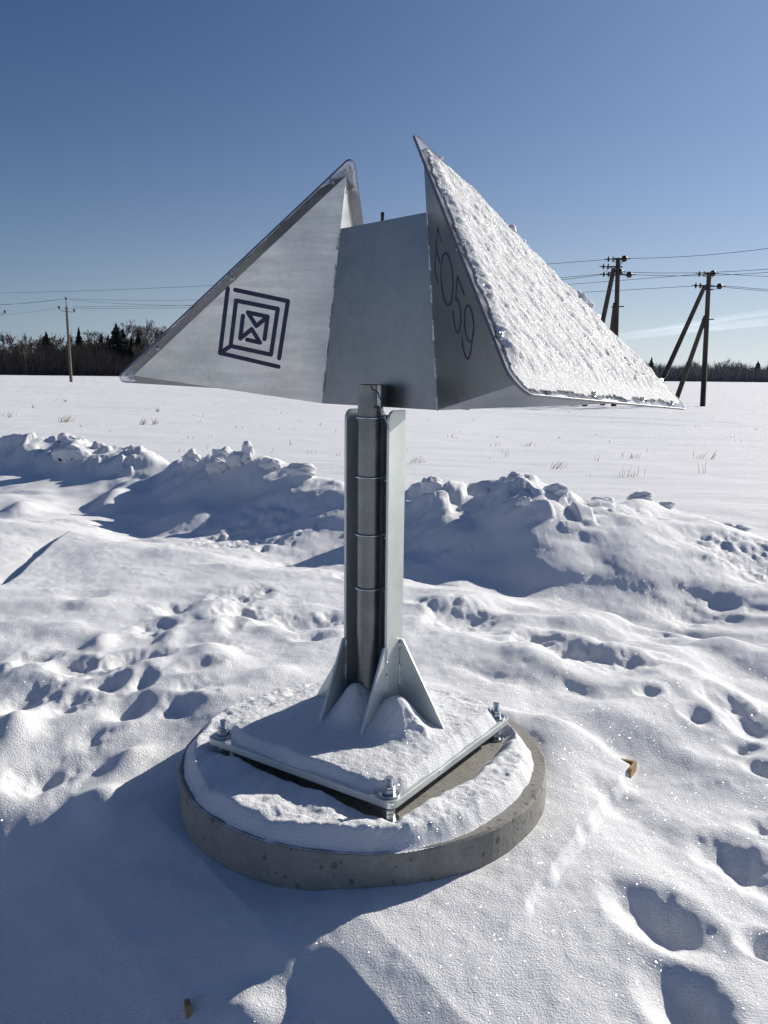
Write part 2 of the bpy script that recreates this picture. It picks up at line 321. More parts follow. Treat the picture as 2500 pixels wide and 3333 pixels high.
    # boards hidden under the snow, right-hand edge
    a=onz(2065,2500)[:2]; b=onz(1690,3020)[:2]; ab=b-a; L=np.hypot(*ab); ab=ab/L
    al=(x-a[0])*ab[0]+(y-a[1])*ab[1]; pe=(x-a[0])*ab[1]*-1+(y-a[1])*ab[0]
    edge=ss(-.05,.05,al)*(1-ss(L*.6,L*1.2,al))
    z=z+edge*.035*(ss(-.02,.012,-pe+.012*vn(al*16,al*0))*(1-ss(.25,.9,-pe)))
    if fine:
        for (cx,cy,ra,rb,an,dep) in D+BIG:
            m=(np.abs(x-cx)<3.2*ra+.1)&(np.abs(y-cy)<3.2*ra+3.2*rb+.1)
            if not m.any(): continue
            X=x[m]-cx; Y=y[m]-cy; c_,s_=math.cos(an),math.sin(an)
            U=(X*c_+Y*s_)/ra; V=(-X*s_+Y*c_)/rb
            wob=(.13 if (cx,cy,ra,rb,an,dep) in BIG else .30)*fbm(X*9+cx*9,Y*9+cy*5,3)
            q=np.sqrt(U*U+V*V)+wob
            if (cx,cy,ra,rb,an,dep) in BIG: z[m]+= -.54*dep*np.exp(-np.clip(q,0,9)**2.4*1.5)+.004*np.exp(-((q-1.4)/.3)**2)
            else: z[m]+= -.52*dep*np.exp(-np.clip(q,0,9)**2*1.5)+.07*dep*np.exp(-((q-1.6)/.5)**2)
        for (cx,cy,ra,rb,an,dep) in BUMPS:
            m=(np.abs(x-cx)<3.2*ra+.1)&(np.abs(y-cy)<3.2*ra+3.2*rb+.1)
            if not m.any(): continue
            X=x[m]-cx; Y=y[m]-cy; c_,s_=math.cos(an),math.sin(an)
            U=(X*c_+Y*s_)/ra; V=(-X*s_+Y*c_)/rb
            z[m]+=dep*np.exp(-(U*U+V*V))
        # straight slot pressed into the snow at the left
        for (p0,p1,w_,dp) in [((228,1748),(25,1908),.035,.085)]:
            a=onz(*p0)[:2]; b=onz(*p1)[:2]; ab=b-a; L=np.hypot(*ab); ab=ab/L
            al=(x-a[0])*ab[0]+(y-a[1])*ab[1]; pe=-(x-a[0])*ab[1]+(y-a[1])*ab[0]
            z=z-dp*ss(w_,-w_*.3,pe)*np.exp(-np.clip(-pe,0,9)/.35)*ss(-.05,.25,al)*(1-ss(L-.1,L+.2,al))
    # keep snow out of the slab
    z=np.where(rr<DR-.03,np.minimum(z,.02),z)
    lim=.142-.05*ss(.0,-.5,dy)
    z=np.where(rr<DR+.25,np.minimum(z,lim+.25*ss(DR,DR+.25,rr)),z)
    # fine grainy relief
    z=z+near*.0025*fbm(x*15,y*15,2)
    return z
def build_ground():
    a1=np.linspace(R_(-34),R_(34),1000); a2=np.linspace(R_(34),R_(326),120)[1:-1]
    az=np.concatenate([a1,a2]); na=len(az)
    rad=np.concatenate([np.geomspace(.25,1.2,18)[:-1],np.geomspace(1.2,16,640)[:-1],np.geomspace(16,80,120)[:-1],np.geomspace(80,6000,40)])
    R,A=np.meshgrid(rad,az,indexing='ij'); X=R*np.sin(A); Y=R*np.cos(A); Z=ground_z(X.ravel(),Y.ravel()).reshape(X.shape)
    V=np.stack([X,Y,Z],-1).reshape(-1,3)
    i,j=np.meshgrid(np.arange(len(rad)-1),np.arange(na),indexing='ij'); j2=(j+1)%na
    Fq=np.stack([i*na+j,i*na+j2,(i+1)*na+j2,(i+1)*na+j],-1).reshape(-1,4)
    c=len(V); V=np.vstack([V,[[0,0,float(ground_z(np.array([0.]),np.array([0.01]))[0])]]])
    g=npmesh('snow_ground',V,Fq[:, ::-1],M_SNOW)
    bm=bmesh.new(); bm.from_mesh(g.data); bm.verts.ensure_lookup_table()
    ring=[bm.verts[k] for k in range(na)]; ctr=bm.verts[c]
    for k in range(na):
        try: bm.faces.new((ctr,ring[(k+1)%na],ring[k])).smooth=True
        except ValueError: pass
    bmesh.ops.recalc_face_normals(bm,faces=bm.faces[:50]); bm.to_mesh(g.data); bm.free()
    return tag(g,kind='structure')
def hit(px,py):
    r=ray(px,py); t=np.linspace(1.0,14,5200); P=CAM[None]+r[None]*t[:,None]; g=ground_z(P[:,0],P[:,1],False); k=int(np.argmax(P[:,2]<g)); return P[k]
_c=hit(790,3400); BUMPS.append((_c[0],_c[1],.10,.08,0.1,.085))
build_ground()
def gz(x,y): return float(ground_z(np.array([x]),np.array([y]))[0])

# ============================================================ CONCRETE SLAB
slab=bpy.data.meshes.new('concrete_slab')
NS=160; V=[];prof=[(0,-.16),(DR-.004,-.16),(DR,-.155),(DR,.142),(DR-.006,.1495),(DR-.014,.15),(0,.15)]
for k in range(NS):
    g=2*math.pi*k/NS; 
    for (r,z) in prof[1:-1]:
        jit=.0012*math.sin(k*.43+1) if z>.13 else 0
        V.append((DC[0]+(r-abs(jit)*(z>.13))*math.cos(g),DC[1]+(r-abs(jit)*(z>.13))*math.sin(g),z))
m=len(prof)-2; Fc=[(k*m+i,((k+1)%NS)*m+i,((k+1)%NS)*m+i+1,k*m+i+1) for k in range(NS) for i in range(m-1)]
Fc+=[tuple(k*m+m-1 for k in range(NS)),tuple(k*m for k in range(NS))[::-1]]
sl=mesh('concrete_slab',V,Fc,M_CONC); tag(sl,'round grey pitted concrete slab in the snow under the steel post','concrete slab')

# ============================================================ SIGN POST
TP=R_(34.6); u=np.array([math.cos(TP),-math.sin(TP),0]); n=np.array([-math.sin(TP),-math.cos(TP),0]); ez=np.array([0,0,1.])
PL=0.413; PC=np.array([-.069,2.957,0])       # plate centre, half size
post=empty('steel_signpost',(PC[0],PC[1],.0)); tag(post,'galvanised steel post with two winged triangular sheet metal heads on the round slab','signpost')
def P_(o):   # keep world coordinates under the empty
    o.matrix_parent_inverse=Matrix.Translation((-PC[0],-PC[1],0)); return o
ZP0,ZP1=.212,.236
# base plate with rounded corners
def rounded_square(h,r,seg=5):
    out=[]
    for (sx,sy,a0) in ((1,1,0),(-1,1,90),(-1,-1,180),(1,-1,270)):
        for k in range(seg+1):
            a=R_(a0+90*k/seg); out.append((sx*(h-r)+r*math.cos(a),sy*(h-r)+r*math.sin(a)))
    return out
mb=MB(); mb.prism([PC+u*a+n*(-b)+ez*ZP0 for a,b in rounded_square(PL,.03)],ez*(ZP1-ZP0)); bp_=P_(mb.build('base_plate',M_GALV,post)); bevel(bp_,.002)
# anchor bolts
def hexa(mb,c,r,h):
    mb.prism([c+r*math.cos(R_(60*k+13))*np.array([1,0,0])+r*math.sin(R_(60*k+13))*np.array([0,1,0]) for k in range(6)],ez*h)
def disc(mb,c,r,h,nn=24):
    mb.prism([c+r*math.cos(2*math.pi*k/nn)*np.array([1,0,0])+r*math.sin(2*math.pi*k/nn)*np.array([0,1,0]) for k in range(nn)],ez*h)
for (a,b) in ((-1,1),(1,1),(1,-1),(-1,-1)):
    c=PC+u*a*(PL-.045)+n*b*(PL-.045)
    mb=MB(); z0,z1=.12,.294
    pts=[];rr=[]
    for k in range(56):
        pts.append(c+ez*(z0+(z1-z0)*k/55)); rr.append(.0125 if k%2 else .0112)
    mb.tube(pts,rr,14); bo=P_(mb.build('anchor_bolt',M_BOLT,post))
    for (zz,rad,h,nm) in ((.1515,.036,.005,'washer'),(.157,.022,.018,'nut'),(.1755,.021,.013,'nut'),(.205,.034,.0065,'washer'),(.2365,.036,.005,'washer'),(.242,.022,.016,'nut'),(.2585,.02,.009,'nut')):
        m2=MB(); (hexa if nm=='nut' else disc)(m2,c+ez*zz,rad,h); o=P_(m2.build(nm,M_BOLT,bo)); 
        o.matrix_parent_inverse=bo.matrix_basis.inverted(); bevel(o,.0015)
# channel (web at the back, two flanges towards the camera)
def solve_corner(px,off_u):   # not used for layout from the picture other than the post's own centre
    pass
CC=np.array([-.036,2.985,0]); CWD=.098; CD=.052; TH=.010
ZT=1.425
def vplate(name,c0,c1,thv,z0,z1,rtop=0,which=1):
    """upright plate between plan points c0->c1, thickness vector thv; rtop rounds the top corner at c0"""
    c0,c1=np.array(c0),np.array(c1); L=np.linalg.norm(c1-c0); d=(c1-c0)/L
    poly=[c0+ez*z0,c1+ez*z0,c1+ez*z1]
    if rtop:
        for k in range(7):
            a=R_(90*k/6); poly.append(c0+d*(rtop-rtop*math.sin(a))+ez*(z1-rtop+rtop*math.cos(a)))
    else: poly.append(c0+ez*z1)
    mb=MB(); mb.prism(poly,thv); o=P_(mb.build(name,M_GALV,post)); bevel(o,.0012); return o
FLc=CC-u*CWD+n*CD; FRc=CC+u*CWD+n*CD; BLc=CC-u*CWD-n*CD; BRc=CC+u*CWD-n*CD
vplate('post_flange',FLc,BLc,u*TH,ZP1,ZT,.035); vplate('post_flange',FRc,BRc,-u*TH,ZP1,ZT,.035)
vplate('post_web',BLc+u*(TH+.0005)+n*.0,BRc-u*(TH+.0005),n*.008,ZP1,ZT-.02)
def gusset(c,d,thv,L,h):
    mb=MB(); mb.prism([c+ez*ZP1,c+d*L+ez*ZP1,c+d*L+ez*(ZP1+.012),c+d*.012+ez*(ZP1+h),c+ez*(ZP1+h)],thv); g=P_(mb.build('gusset',M_GALV,post)); bevel(g,.0015); return g
G=[gusset(FRc+n*.0005,n,-u*TH,.17,.335),gusset(FLc+n*.0005,n,u*TH,.17,.335),
   gusset(BRc+u*.0005+n*.02,u,-n*TH,.215,.345),gusset(BLc-u*.0005+n*.02,-u,-n*TH,.215,.345)]
# weld beads
def weld(p0,p1,r,parent,seed=0):
    p0,p1=np.array(p0,float),np.array(p1,float); L=np.linalg.norm(p1-p0); N=max(6,int(L/.006)); rnd=random.Random(seed); run=[];rr=[]
    d=(p1-p0)/L; on=True; cnt=0; runs=[]
    for k in range(N+1):
        if on: run.append(p0+d*L*k/N+np.array([rnd.uniform(-1,1) for _ in range(3)])*r*.25); rr.append(r*rnd.uniform(.6,1.15))
        cnt+=1
        if cnt>(14 if on else 7)*rnd.uniform(.7,1.5):
            if on: runs.append((run,rr))
            run=[];rr=[];on=not on;cnt=0
    runs.append((run,rr))
    for a,b in runs:
        if len(a)>2:
            mb=MB(); mb.tube(a,b,6); P_(mb.build('weld_bead',M_WELD,parent,True))
weld(FRc+ez*(ZP1+.05)+u*.001,FRc+ez*(ZP1+.335)+u*.001,.005,post,3); weld(FLc+ez*(ZP1+.05)+u*.011,FLc+ez*(ZP1+.335)+u*.011,.004,post,4)
weld(BRc+n*.022+u*.002+ez*(ZP1+.05),BRc+n*.022+u*.002+ez*(ZP1+.335),.006,post,5)
# pipe
TC=CC+n*.022-u*.004; TR=.0455; ZTT=1.513
mb=MB(); pts=[];rr=[]
for k in range(40): pts.append(TC+ez*(.262+(ZTT-.262)*k/39))
mb.tube(pts,TR,40); pipe=P_(mb.build('pipe',M_TUBE,post,False)); bevel(pipe,.003,2,60); pipe.data.polygons.foreach_set('use_smooth',[len(p.vertices)==4 for p in pipe.data.polygons])
mb=MB(); mb.tube([TC+ez*ZTT,TC+ez*(ZTT+.001)],[TR-.006,TR-.006],28); P_(mb.build('pipe_bore',M_DARK,post))
for zz in (1.397,1.185,.975,.775):
    mb=MB(); pts=[TC+(TR+.004)*(math.cos(a)*u+math.sin(a)*n)+ez*zz for a in np.linspace(R_(-20),R_(200),26)]
    pts=[pts[0]-n*.05]+pts+[pts[-1]-n*.05]
    mb.tube(pts,.0042,8); P_(mb.build('pipe_clamp',M_BOLT,post,True))
    mb=MB(); q=TC+(TR+.016)*u-n*.012+ez*(zz-.012); mb.tube([q,q-n*.03],.006,8); P_(mb.build('clamp_screw',M_BOLT,post,True))
# angle lug beside the pipe top, tie wire and pin
q=TC+u*(TR+.004)+n*.018
mb=MB(); mb.box(q+ez*1.475,u*.007,n*.004,ez*.038); lug=P_(mb.build('lug',M_WELD,post)); bevel(lug,.0015)
mb=MB(); mb.tube([q+ez*1.435+n*.006,q+ez*1.435+n*.012],.006,10); P_(mb.build('lug_hole',M_DARK,post))
tw=[(1207,1257),(1212,1268),(1224,1272),(1231,1279),(1234,1292),(1243,1305),(1241,1318),(1245,1330)]
pl=TC+n*(TR+.003); mb=MB(); mb.tube([onplane(x,y,pl,n) for x,y in tw],.0022,6); P_(mb.build('tie_wire',M_DARK,post,True))
mb=MB(); mb.tube([onplane(x,y,pl+n*.004,n) for x,y in ((1245,1328),(1250,1345),(1258,1372),(1266,1400))],.0022,6); P_(mb.build('cotter_pin',M_PIN,post,True))
# ---------------- head
TH2=R_(43); hu=np.array([math.cos(TH2),-math.sin(TH2),0]); hn=np.array([-math.sin(TH2),-math.cos(TH2),0])
HP=TC-hn*(-.0)-hn*(TR+.006)*1.0 ; HP=np.array([-.05,3.05,0])
pB,pBs,pT,pTs,pS,pSs=[onplane(x,y,HP,hn) for x,y in ((1425,1335),(1048,1313),(1377,488),(1127,572),(1393,690),(1105,745))]
mb=MB(); mb.prism([pB,pS,pSs,pBs],-hn*.003); hp=P_(mb.build('head_plate',M_HEAD,post)); 
bk=-hn*.11
mb=MB(); mb.prism([pB+bk+hu*.05,pS+bk+hu*.03,pSs+bk-hu*.03,pBs+bk-hu*.05],-hn*.003); P_(mb.build('head_back_plate',M_HEAD,post))
cm=(pB+pBs)/2; mb=MB(); mb.box(np.array([cm[0],cm[1],1.62])-hn*.055,hu*.035,hn*.035,ez*.15); P_(mb.build('head_socket',M_TUBE,post))
# stud standing above the plate
st=onplane(1245,712,HP-hn*.05,hn); mb=MB(); mb.tube([st-ez*.03,st+ez*.022],.0065,10); so=P_(mb.build('top_stud',M_IRON,post,True))
mb=MB(); hexa(mb,st-ez*.028,.014,.014); mb.box(st-ez*.036,hu*.05,hn*.035,ez*.006); P_(mb.build('stud_nut',M_BOLT,post))
weld(pS+hn*.002,pB+hn*.002,.0045,post,9); weld(pSs+hn*.002,pBs+hn*.002,.0045,post,10)
aP,bP,hP=.618,.445,.098
def wing(T,B,side,a,b,h,aR,bR,hR):
    P=B+side*hu*a+hn*b+ez*h; R=B+side*hu*aR-hn*bR+ez*hR
    cen=(T+B+P+R)/4
    def nrm(p,q,r):
        N=np.cross(q-p,r-p); N/=np.linalg.norm(N); return N if N@(p-cen)>0 else -N
    th=.0025
    mb=MB()
    for tri in ((T,B,P),(T,B,R),(B,P,R)):
        N=nrm(*tri); mb.prism(tri,-N*th)
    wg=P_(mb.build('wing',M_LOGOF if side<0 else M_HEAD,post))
    def sub(o): return o
    N=nrm(T,P,R); c=(T+P+R)/3
    # outward offsets in the panel plane
    def out(p,q):
        e=(q-p)/np.linalg.norm(q-p); o=np.cross(e,N); return e,(o if o@(p-c)>0 else -o)
    FW=.036
    for (p,q) in ((T,P),(P,R),(T,R)):
        e,o=out(p,q); L=np.linalg.norm(q-p); k1=.10 if p is T else .02; k2=.065 if q is R else .02
        if q is P: k2=.035
        mb=MB(); mb.prism([p+o*.0006+e*.006,p+e*k1+o*FW,q-e*k2+o*FW,q-e*.006+o*.0006],N*.0028); sub(mb.build('flange',M_HEAD,wg))
    # clear sheet: offset triangle with rounded corners
    def offs(dist,rad,lift):
        pts=[]
        for (prev,cur,nxt,r_) in ((R,T,P,rad[0]),(T,P,R,rad[1]),(P,R,T,rad[2])):
            _,o1=out(prev,cur); _,o2=out(cur,nxt); bis=(o1+o2); bis/=np.linalg.norm(bis); k=1/(bis@o1)
            tip=cur+bis*dist*k; cc=tip-bis*r_*k
            a0=o1;ang=math.acos(max(-1,min(1,o1@o2)))
            for i in range(11):
                t=i/10; s_=(math.sin((1-t)*ang)*o1+math.sin(t*ang)*o2)/math.sin(ang); pts.append(cc+s_*r_+N*lift)
        return pts
    rp=.06 if side>0 else .028; rim=offs(.040,(.022,rp,.022),.0032)
    mb=MB(); mb.prism(rim,N*.008); pn=sub(mb.build('clear_panel',M_PLAST,wg))
    mb=MB(); r2=[p+N*.004 for p in rim]; K=len(r2)
    ri=[p+N*.004 for p in offs(.0397,(.0218,rp-.0003,.0218),.0032)]; ro=[p+N*.004 for p in offs(.0408,(.0225,rp+.0005,.0225),.0032)]
    V=[p-N*.0044 for p in ri]+[p+N*.0044 for p in ri]+[p+N*.0044 for p in ro]+[p-N*.0044 for p in ro]
    mb.add(V,[(j*K+i,j*K+(i+1)%K,((j+1)%4)*K+(i+1)%K,((j+1)%4)*K+i) for j in range(4) for i in range(K)])
    pr=sub(mb.build('panel_edge',M_PEDGE,wg,False))
    # bolts through flange and sheet
    for (p,q,fr) in ((T,P,(.045,.5,.86)),(P,R,(.35,.68,.93)),(T,R,(.05,.36,.66,.93))):
        e,o=out(p,q); L=np.linalg.norm(q-p)
        for f in fr:
            c0=p+e*L*f+o*FW*.5; mb=MB()
            for z0,z1,rr_ in ((-.006,.0,.0085),(-.010,-.006,.005),(.0114,.0134,.0115),(.0134,.0215,.0085),(.0215,.026,.0045)):
                ring=[c0+N*z0+rr_*(math.cos(2*math.pi*k/6)*e+math.sin(2*math.pi*k/6)*o) for k in range(6)]
                mb.prism(ring,N*(z1-z0))
            sub(mb.build('panel_bolt',M_BOLT,wg))
    return wg,P,R,N,offs,sub,nrm
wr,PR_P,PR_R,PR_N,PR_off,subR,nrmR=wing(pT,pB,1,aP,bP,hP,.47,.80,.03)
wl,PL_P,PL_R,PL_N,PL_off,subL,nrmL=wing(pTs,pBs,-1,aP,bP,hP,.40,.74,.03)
# strokes on the faces
def strokes(name,lines,p0,N,w,mt,wg,sub,map_):
    e1=np.cross(N,ez); e1/=np.linalg.norm(e1); e2=np.cross(N,e1); mb=MB(); N=np.array(N)
    for li,line in enumerate(lines):
        P3=[onplane(*map_(x,y),p0,N) for x,y in line]
        for i in range(len(P3)-1):
            a,b=P3[i],P3[i+1]; d=b-a; L=np.linalg.norm(d)
            if L<1e-6: continue
            d/=L; s=np.cross(N,d)
            # capsule
            poly=[]
            for k in range(9): t=R_(-90+180*k/8); poly.append(b+w*(math.cos(t)*d+math.sin(t)*s))
            for k in range(9): t=R_(90+180*k/8); poly.append(a+w*(math.cos(t)*d+math.sin(t)*s))
            mb.prism([q+N*(.0004) for q in poly],N*(.0005+.00006*((i+li*3)%9)))
    o=mb.build(name,mt,wg); return sub(o)
NL=nrmL(pTs,pBs,PL_P); NR=nrmR(pT,pB,PR_P)
lm=lambda x,y:(650+.2411*x,850+.2411*y)
logo=[[(380,368),(275,1240),(1065,1425)],[(480,388),(1192,540),(1072,1310)],[(492,532),(1055,645),(962,1262),(418,1145),(492,532)],[(418,1145),(285,1235)],
      [(585,738),(548,1045),(703,918),(815,1100),(640,1060)],[(875,1052),(918,750),(650,692),(765,875),(918,750)]]
strokes('emblem',logo,pBs,NL,.0082,M_NAVY,wl,subL,lm)
lm2=lambda x,y:(1350+.3165*x,650+.3165*y)
def ell(cx,cy,rx,ry,a0,a1,sh,nn=26):
    return [(cx+rx*math.cos(a)+sh*math.sin(a)*ry,cy+ry*math.sin(a)) for a in np.linspace(R_(a0),R_(a1),nn)]
E_=[[(275,432),(235,285),(206,712),(241,862)],[(221,505),(258,642)]]
Z_=[ell(331,818,60,268,0,360,.05,40)]
F_=[[(508,972),(440,792),(420,1025),(437,1025)],[(437,1025),(452,1050),(466,1110),(475,1190),(474,1260),(466,1320),(452,1360),(440,1368),(425,1350),(408,1290),(400,1220),(396,1152)]]
N_=[ell(559,1275,46,188,0,360,.06,36),[(600,1340),(592,1440),(580,1540),(560,1620),(543,1640),(522,1610),(505,1560),(492,1500),(487,1437)]]
for nm,L in (('letter',E_),('digit',Z_),('digit',F_),('digit',N_)): strokes(nm,L,pB,NR,.0036,M_NAVY,wr,subR,lm2)
# ---------------- snow on the panels
def panel_snow(T,P,R,N,offs,right):
    rim=offs(.030 if right else .036,(.02,.05,.02),.0115); c=sum(rim)/len(rim)
    e1=(R-P)/np.linalg.norm(R-P); e2=np.cross(N,e1); e2=e2 if e2@(T-P)>0 else -e2
    S2=np.array([[ (p-P)@e1,(p-P)@e2 ] for p in rim]); lo=S2.min(0); hi=S2.max(0); h=.0055
    xs=np.arange(lo[0],hi[0],h); ys=np.arange(lo[1],hi[1],h); X,Y=np.meshgrid(xs,ys,indexing='ij')
    d=np.full(X.shape,9.)
    K=len(S2); ar=sum(S2[i,0]*S2[(i+1)%K,1]-S2[(i+1)%K,0]*S2[i,1] for i in range(K)); sg=1 if ar>0 else -1
    for i in range(K):
        a,b=S2[i],S2[(i+1)%K]; L=np.hypot(*(b-a)); 
        if L<1e-7: continue
        nx,ny=-(b-a)[1]/L*sg,(b-a)[0]/L*sg; d=np.minimum(d,(X-a[0])*nx+(Y-a[1])*ny)
    # thin frosted border at the lower edge and bare strip near the top
    need=.006+.010*fbm(X*14,Y*14,3)+.010*np.clip(vn(X*6+3,Y*6),0,1)
    if right:
        low=(1-ss(.0,.055,Y-.012*fbm(X*11,Y*3,3)-.025)) ; need=need+.0*low
        top=ss(hi[1]-.20,hi[1]-.06,Y); need=need+.02*top
    th=ss(0,.035,d-need)
    T_=th*(.013+.0035*fbm(X*9,Y*6+X*3,3,.55)+.0028*fbm(X*40+Y*9,Y*26,3,.75))
    if right: T_=T_*(1-.82*low)
    msk=(d-need)>0.0
    Vv=(P[None,None]+X[...,None]*e1+Y[...,None]*e2+N*(.0125+T_[...,None])).reshape(-1,3)
    nx_,ny_=X.shape; i,j=np.meshgrid(np.arange(nx_-1),np.arange(ny_-1),indexing='ij'); ok=msk[:-1,:-1]&msk[1:,:-1]&msk[:-1,1:]&msk[1:,1:]
    i=i[ok];j=j[ok]; Fq=np.stack([i*ny_+j,(i+1)*ny_+j,(i+1)*ny_+j+1,i*ny_+j+1],-1)
    used=np.unique(Fq); mp=np.full(len(Vv),-1); mp[used]=np.arange(len(used)); Fq=mp[Fq]; Vv=Vv[used]
    # bottom sheet so that the layer has thickness
    o=npmesh('panel_snow',Vv,Fq,M_SNOWP)
    md=o.modifiers.new('solid','SOLIDIFY'); md.thickness=.0035; md.offset=0
    return o
ps=panel_snow(pT,PR_P,PR_R,PR_N,PR_off,True); tag(ps,'rough crusted snow stuck to the right-hand triangular panel facing the camera','snow layer')
ps=panel_snow(pTs,PL_P,PL_R,PL_N,PL_off,False); tag(ps,'snow lying on the far side of the left triangular panel, showing at its tips','snow layer')
# snow lumps on the far edge of the right panel
def blob(name,c,r,sq=(1,1,1),seed=0,mt=None,amp=.25,sub=3,parent=None):
    bm=bmesh.new(); bmesh.ops.create_icosphere(bm,subdivisions=sub,radius=1)
    rnd=random.Random(seed); ox,oy=rnd.uniform(0,50),rnd.uniform(0,50)
    co=np.array([v.co[:] for v in bm.verts]); k=1+amp*fbm(co[:,0]*1.3+ox,co[:,1]*1.3+co[:,2]*1.7+oy,4)
    for v,q,kk in zip(bm.verts,co,k): v.co=Vector((c[0]+q[0]*kk*r*sq[0],c[1]+q[1]*kk*r*sq[1],c[2]+q[2]*kk*r*sq[2]))
    me=bpy.data.meshes.new(name); bm.to_mesh(me); bm.free(); me.materials.append(mt or M_SNOW)
    me.polygons.foreach_set('use_smooth',[True]*len(me.polygons)); return link(bpy.data.objects.new(name,me),parent)
for (px,py,r_,lb) in ((1664,748,.016,'small round snow lump near the middle of the right panel upper edge'),(1888,975,.024,'low snow lump on the right panel edge, lower than the round one'),(1916,998,.022,'last snow lump down the right panel edge beside the far poles')):
    c=onplane(px,py,pT+PR_N*.02,PR_N); tag(blob('snow_lump',c,r_,seed=int(px)),lb,'snow lump')

# ---------------- snow on the base plate and slab
def field_mesh(name,X,Y,Z,ok,mt):
    V=np.stack([X,Y,Z],-1).reshape(-1,3); a,b=X.shape
    i,j=np.meshgrid(np.arange(a-1),np.arange(b-1),indexing='ij'); k=ok[:-1,:-1]|ok[1:,:-1]|ok[:-1,1:]|ok[1:,1:]
    i=i[k];j=j[k]; Fq=np.stack([i*b+j,(i+1)*b+j,(i+1)*b+j+1,i*b+j+1],-1)
    used=np.unique(Fq); mp=np.full(len(V),-1); mp[used]=np.arange(len(used)); return npmesh(name,V[used],mp[Fq],mt)
g=np.linspace(-.425,.425,230); A,B=np.meshgrid(g,g,indexing='ij')      # A along u, B along n
e=np.minimum(PL-np.abs(A),PL-np.abs(B)); corner=np.hypot(np.abs(A)-(PL-.045),np.abs(B)-(PL-.045))
edge=e-.003-.007*fbm(A*9,B*9,3)-.03*np.exp(-(corner/.05)**2)-.012*ss(.1,-.4,A)*ss(-.2,.4,B)
th=ss(0,.045,edge)
ca,cb=(CC-PC)@u,(CC-PC)@n
h=th*(.040+.010*fbm(A*4+2,B*4,3)+.002*fbm(A*40,B*40,2))
rA,rB=A-ca,B-cb
h=h+.085*np.exp(-((np.hypot(rA*1.0,rB*1.0)-.0)/.15)**2)*th
h=h+.10*np.exp(-((rA-.16)/.075)**2-((rB-.065)/.085)**2)*ss(-.10,.02,rB)     # heap against the right gussets
h=h+.09*np.exp(-((rA+.02)/.07)**2-((rB-.10)/.085)**2)      # heap at the foot of the pipe
h=h+.012*np.exp(-((A-.26)/.05)**2-((B-.02)/.03)**2)*(1+fbm(A*45,B*45,2))
ok=edge>0
X=PC[0]+A*u[0]+B*n[0]; Y=PC[1]+A*u[1]+B*n[1]
s1=field_mesh('plate_snow',X,Y,ZP1-.004+h+.0,ok,M_SNOW); tag(s1,'smooth snow blanket heaped round the post foot on the square steel plate','snow layer')
g=np.linspace(-.68,.68,330); XX,YY=np.meshgrid(g,g,indexing='ij'); rr=np.hypot(XX,YY)
A=(XX+DC[0]-PC[0])*u[0]+(YY+DC[1]-PC[1])*u[1]; B=(XX+DC[0]-PC[0])*n[0]+(YY+DC[1]-PC[1])*n[1]
wob=.02*fbm(XX*5+7,YY*5,3)
dsq=np.maximum(np.abs(A)-PL,np.abs(B)-PL)
right=ss(-.05,.05,A-PL+.03)                      # beyond the right-hand plate edge the concrete is bare for a strip
m_in=dsq+.045-.03*right+wob*.8-.055*np.exp(-((B+.02)/.20)**2)*ss(0,.1,A)
an=np.arctan2(YY,XX)
rimgap=.006+.038*ss(-1.3,-.5,an)*(1-ss(1.0,1.6,an))+.006*fbm(an*6,an*0+1,3)
ed=np.minimum(m_in*.8,DR-rimgap-rr)
back=ss(.0,.4,YY)*ss(.35,-.1,XX)
h=ss(0,.055,ed)*(.050+.014*fbm(XX*6+1,YY*6,3)+.0025*fbm(XX*45,YY*45,2))
ok=ed>0
s2=field_mesh('slab_snow',XX+DC[0],YY+DC[1],.1475+h,ok,M_SNOW); tag(s2,'ring of snow lying on the round concrete slab around the plate','snow layer')
# rust-coloured leaf on the snow beside the front gusset
c=onz(1165,2350,.285); lf=blob('dry_leaf',c,.013,(1.2,.7,.5),4,M_DIRT,.5,2); tag(lf,'small brown dry leaf in the snow beside the front gusset','leaf')

# ============================================================ BOARDS
def board(p,d,L,w,h,tilt=0,name='board'):
    d=np.array([d[0],d[1],0.]); d/=np.linalg.norm(d); s=np.array([-d[1],d[0],0])
    mb=MB(); mb.box(np.array(p),d*L/2,s*w/2,ez*h/2); o=mb.build(name,M_WOOD); bevel(o,.002); return o
c=hit(2068,2500); dd=onz(1660,2420,c[2])-c
mb=MB(); d=dd/np.linalg.norm(dd); s=np.array([d[1],-d[0],0]); zt=c[2]
d2=onz(2030,2545,.0)[:2]-c[:2]; d2=np.array([d2[0],d2[1],0]); d2/=np.linalg.norm(d2)
zc=gz(c[0],c[1])
cc=np.array([c[0],c[1],zc])
f1=mb; f1.box(cc+d*.06+ez*.006,d*.06,s*.006,ez*.022)
fr=empty('wooden_boards',(c[0],c[1],zc)); tag(fr,'corner of two brown wooden boards poking out of the snow right of the slab','boards')
o=f1.build('board',M_WOOD,fr); o.matrix_parent_inverse=Matrix.Translation((-c[0],-c[1],-zc))
mb=MB(); mb.box(cc+d2*.035-ez*.0-s*.008,d2*.035,np.array([-d2[1],d2[0],0])*.006,ez*.030); o=mb.build('board',M_WOOD,fr); o.matrix_parent_inverse=Matrix.Translation((-c[0],-c[1],-zc))
c=hit(612,3300); zc=gz(c[0],c[1]); mb=MB(); mb.box(np.array([c[0],c[1],zc+.0]),np.array([.006,.003,0]),np.array([-.006,.012,0]),ez*.03); o=mb.build('wooden_stake',M_WOOD); tag(o,'tip of a wooden stake in the shaded snow at the lower edge','stake')

